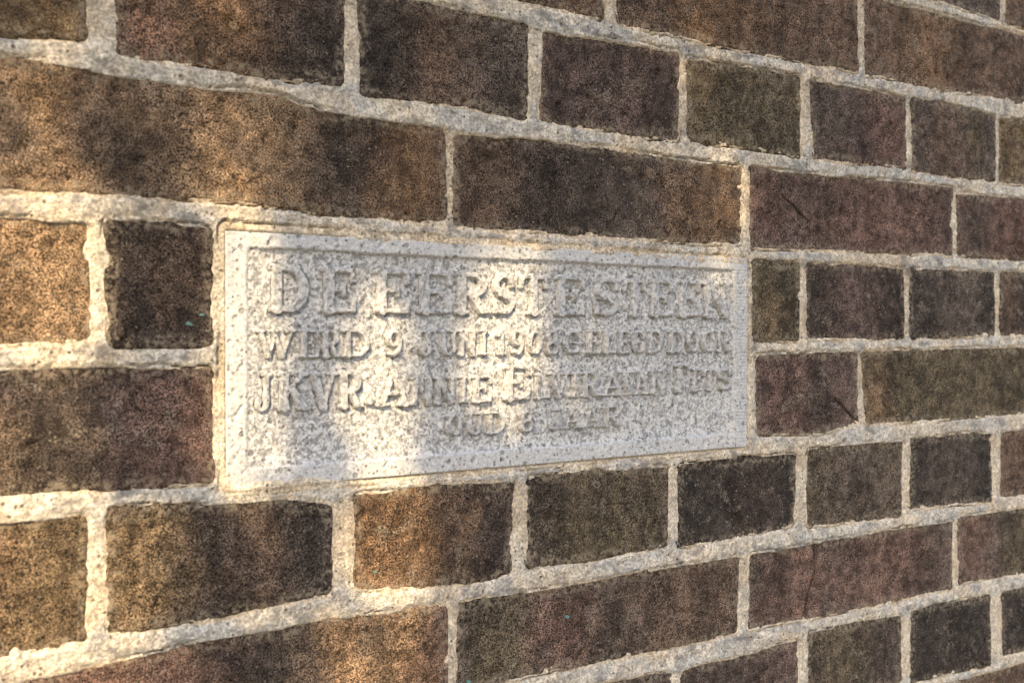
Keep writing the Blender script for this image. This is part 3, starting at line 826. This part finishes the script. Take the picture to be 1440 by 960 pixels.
link('border', mesh_from('border', vv, q2, M_STONE, True, at), plaque)

RUST = (-414.9, -99.2)
for i, (ch, a, b_, vb, vt) in enumerate(LETTERS):
    W, H = b_ - a, vt - vb
    st = .45 if H > 15 else .4
    m_ = 1.2
    gu = np.arange(a - m_, b_ + m_, st); gv = np.arange(vb - m_, vt + m_, st)
    GU, GV = np.meshgrid(gu, gv, indexing='ij')
    k1, k2 = GU.shape
    GU = GU.ravel(); GV = GV.ravel()
    wp = .4 if H > 15 else .26
    x = GU + wp * fbm(GU, GV, 4, 400 + i, 3); y = GV + wp * fbm(GU, GV, 4, 500 + i, 3)
    sd = letter_sdf(ch, a, b_, vb, vt, x, y)
    # worn in places: some letters stand lower
    wear = .55 * fbm(GU, GV, 26, 601, 2) + .12 + .28 * fbm(GU, GV, 4, 603, 3)
    leftwear = .75 * sstep(-560, -600, a)
    top = LEVEL - .15 + wear - leftwear + .20 * fbm(GU, GV, 2.0, 605, 2)
    low = LEVEL - RELIEF - 1.5
    hgt = low + (top - low) * sstep(-.5, .3, sd)
    q = grid_quads(k1, k2)
    q = q[(sd[q] > -.85).any(axis=1)]
    lc = ((a + b_) / 2, vb)
    rust = sstep(2.2, .8, np.hypot(GU - RUST[0], GV - RUST[1]) + .4 * fbm(GU, GV, 2, 611, 2))
    vv, q, at = compact(wall_verts(GU, GV, hgt, lc), q, {'rust': rust})
    link('letter', mesh_from('letter', vv, q, M_LETTER, True, at), plaque, ((lc[0] - PC[0]) / 1000, 0, (lc[1] - PC[1]) / 1000))

# ------------------------------------------------------------------ the tree that dapples the wall
def light_open(u, v):
    o = np.zeros(np.shape(u))
    for (gu_, gv_, ru, rv, s) in GAPS:
        r = np.hypot((u - gu_) / (ru + 10), (v - gv_) / (rv + 12))
        o = np.maximum(o, s * sstep(1.12, .92, r))
    inview = (u > -760) & (u < 260) & (v > -420) & (v < 300)
    other = sstep(.28, .42, fbm(u, v, 170, 701, 3))
    return np.where(inview, o, other)
tree = empty('tree', (-1.95, -1.25, 0))
tag(tree, 'leafy tree standing opposite the brick wall and dappling it with shade', 'tree')
NL = 62000
wu = RNG.uniform(-980, 520, NL); wv = RNG.uniform(-500, 430, NL)
t = RNG.uniform(1.45, 1.95, NL) / 1.0
ok = RNG.random(NL) > light_open(wu, wv) * 1.02
wu, wv, t = wu[ok], wv[ok], t[ok]
P = np.c_[wu / 1000, np.zeros(len(wu)), wv / 1000 + Z0] + t[:, None] * np.array(SUN)[None]
rx = (P[:, 0] + 1.42) / 1.55; rz = (P[:, 2] - 2.45) / 1.05
n = len(P)
ax = RNG.normal(size=(n, 3)); ax /= np.linalg.norm(ax, axis=1)[:, None]
bx = np.cross(ax, RNG.normal(size=(n, 3))); bx /= np.linalg.norm(bx, axis=1)[:, None]
cx = np.cross(ax, bx)
Ls = RNG.uniform(.009, .016, n)[:, None]; Ws = Ls * RNG.uniform(.5, .7, n)[:, None]
LV = np.stack([P - ax * Ls, P + bx * Ws + cx * Ls * .15, P + ax * Ls, P - bx * Ws + cx * Ls * .15], 1).reshape(-1, 3)
LV = LV - np.array(tree.location)[None]
LQ = (np.arange(n)[:, None] * 4 + np.arange(4)[None]).astype(int)
tag(link('crown', mesh_from('crown', LV, LQ, M_LEAF, False), tree), kind='stuff')
def tube(pts, rads, sides=10):
    V, Q = [], []
    for i, (p, r) in enumerate(zip(pts, rads)):
        p = Vector(p)
        dvec = (Vector(pts[min(i + 1, len(pts) - 1)]) - Vector(pts[max(i - 1, 0)])).normalized()
        e1 = dvec.orthogonal().normalized(); e2 = dvec.cross(e1)
        for k in range(sides):
            a_ = 2 * math.pi * k / sides
            V.append(p + (e1 * math.cos(a_) + e2 * math.sin(a_)) * r)
    for i in range(len(pts) - 1):
        for k in range(sides):
            k2 = (k + 1) % sides
            Q.append((i * sides + k, i * sides + k2, (i + 1) * sides + k2, (i + 1) * sides + k))
    return np.array([tuple(v_) for v_ in V]), np.array(Q)
TL = np.array(tree.location)
def in_crown(u, v, t_): return tuple(np.array((u / 1000, 0, v / 1000 + Z0)) + np.array(SUN) * t_ - TL)
top_pt = in_crown(-1000, 520, 1.75)
vv, q = tube([(0, 0, -.05), (.03, .02, .6), (-.02, .05, 1.3), (.02, .1, 2.1), top_pt], [.085, .07, .06, .05, .04])
link('trunk', mesh_from('trunk', vv, q, M_BARK), tree)
limb = [top_pt] + [in_crown(u_, v_, 1.75) for u_, v_ in ((-800, 500), (-560, 470), (-300, 480), (0, 455), (300, 470))]
vv, q = tube(limb, [.04, .03, .025, .02, .015, .008])
link('branch', mesh_from('branch', vv, q, M_BARK), tree)
for pts_, r0 in (([(-562, 470), (-563, 300), (-568, 120), (-566, -40), (-572, -200), (-566, -400)], .011),
                 ([(-470, 475), (-484, 250), (-490, 60), (-492, -120), (-488, -260), (-495, -400)], .007),
                 ([(-230, 478), (-215, 300), (-190, 80), (-205, -150), (-180, -380)], .010),
                 ([(60, 458), (70, 200), (40, -60), (65, -330)], .009)):
    P3 = [in_crown(u_, v_, 1.75 - .02 * k_) for k_, (u_, v_) in enumerate(pts_)]
    vv, q = tube(P3, list(np.linspace(r0, r0 * .55, len(P3))), 8)
    link('branch', mesh_from('branch', vv, q, M_BARK), tree)
print('leaves', n, 'bricks', len(shapes) + len(near), 'far', len(far))
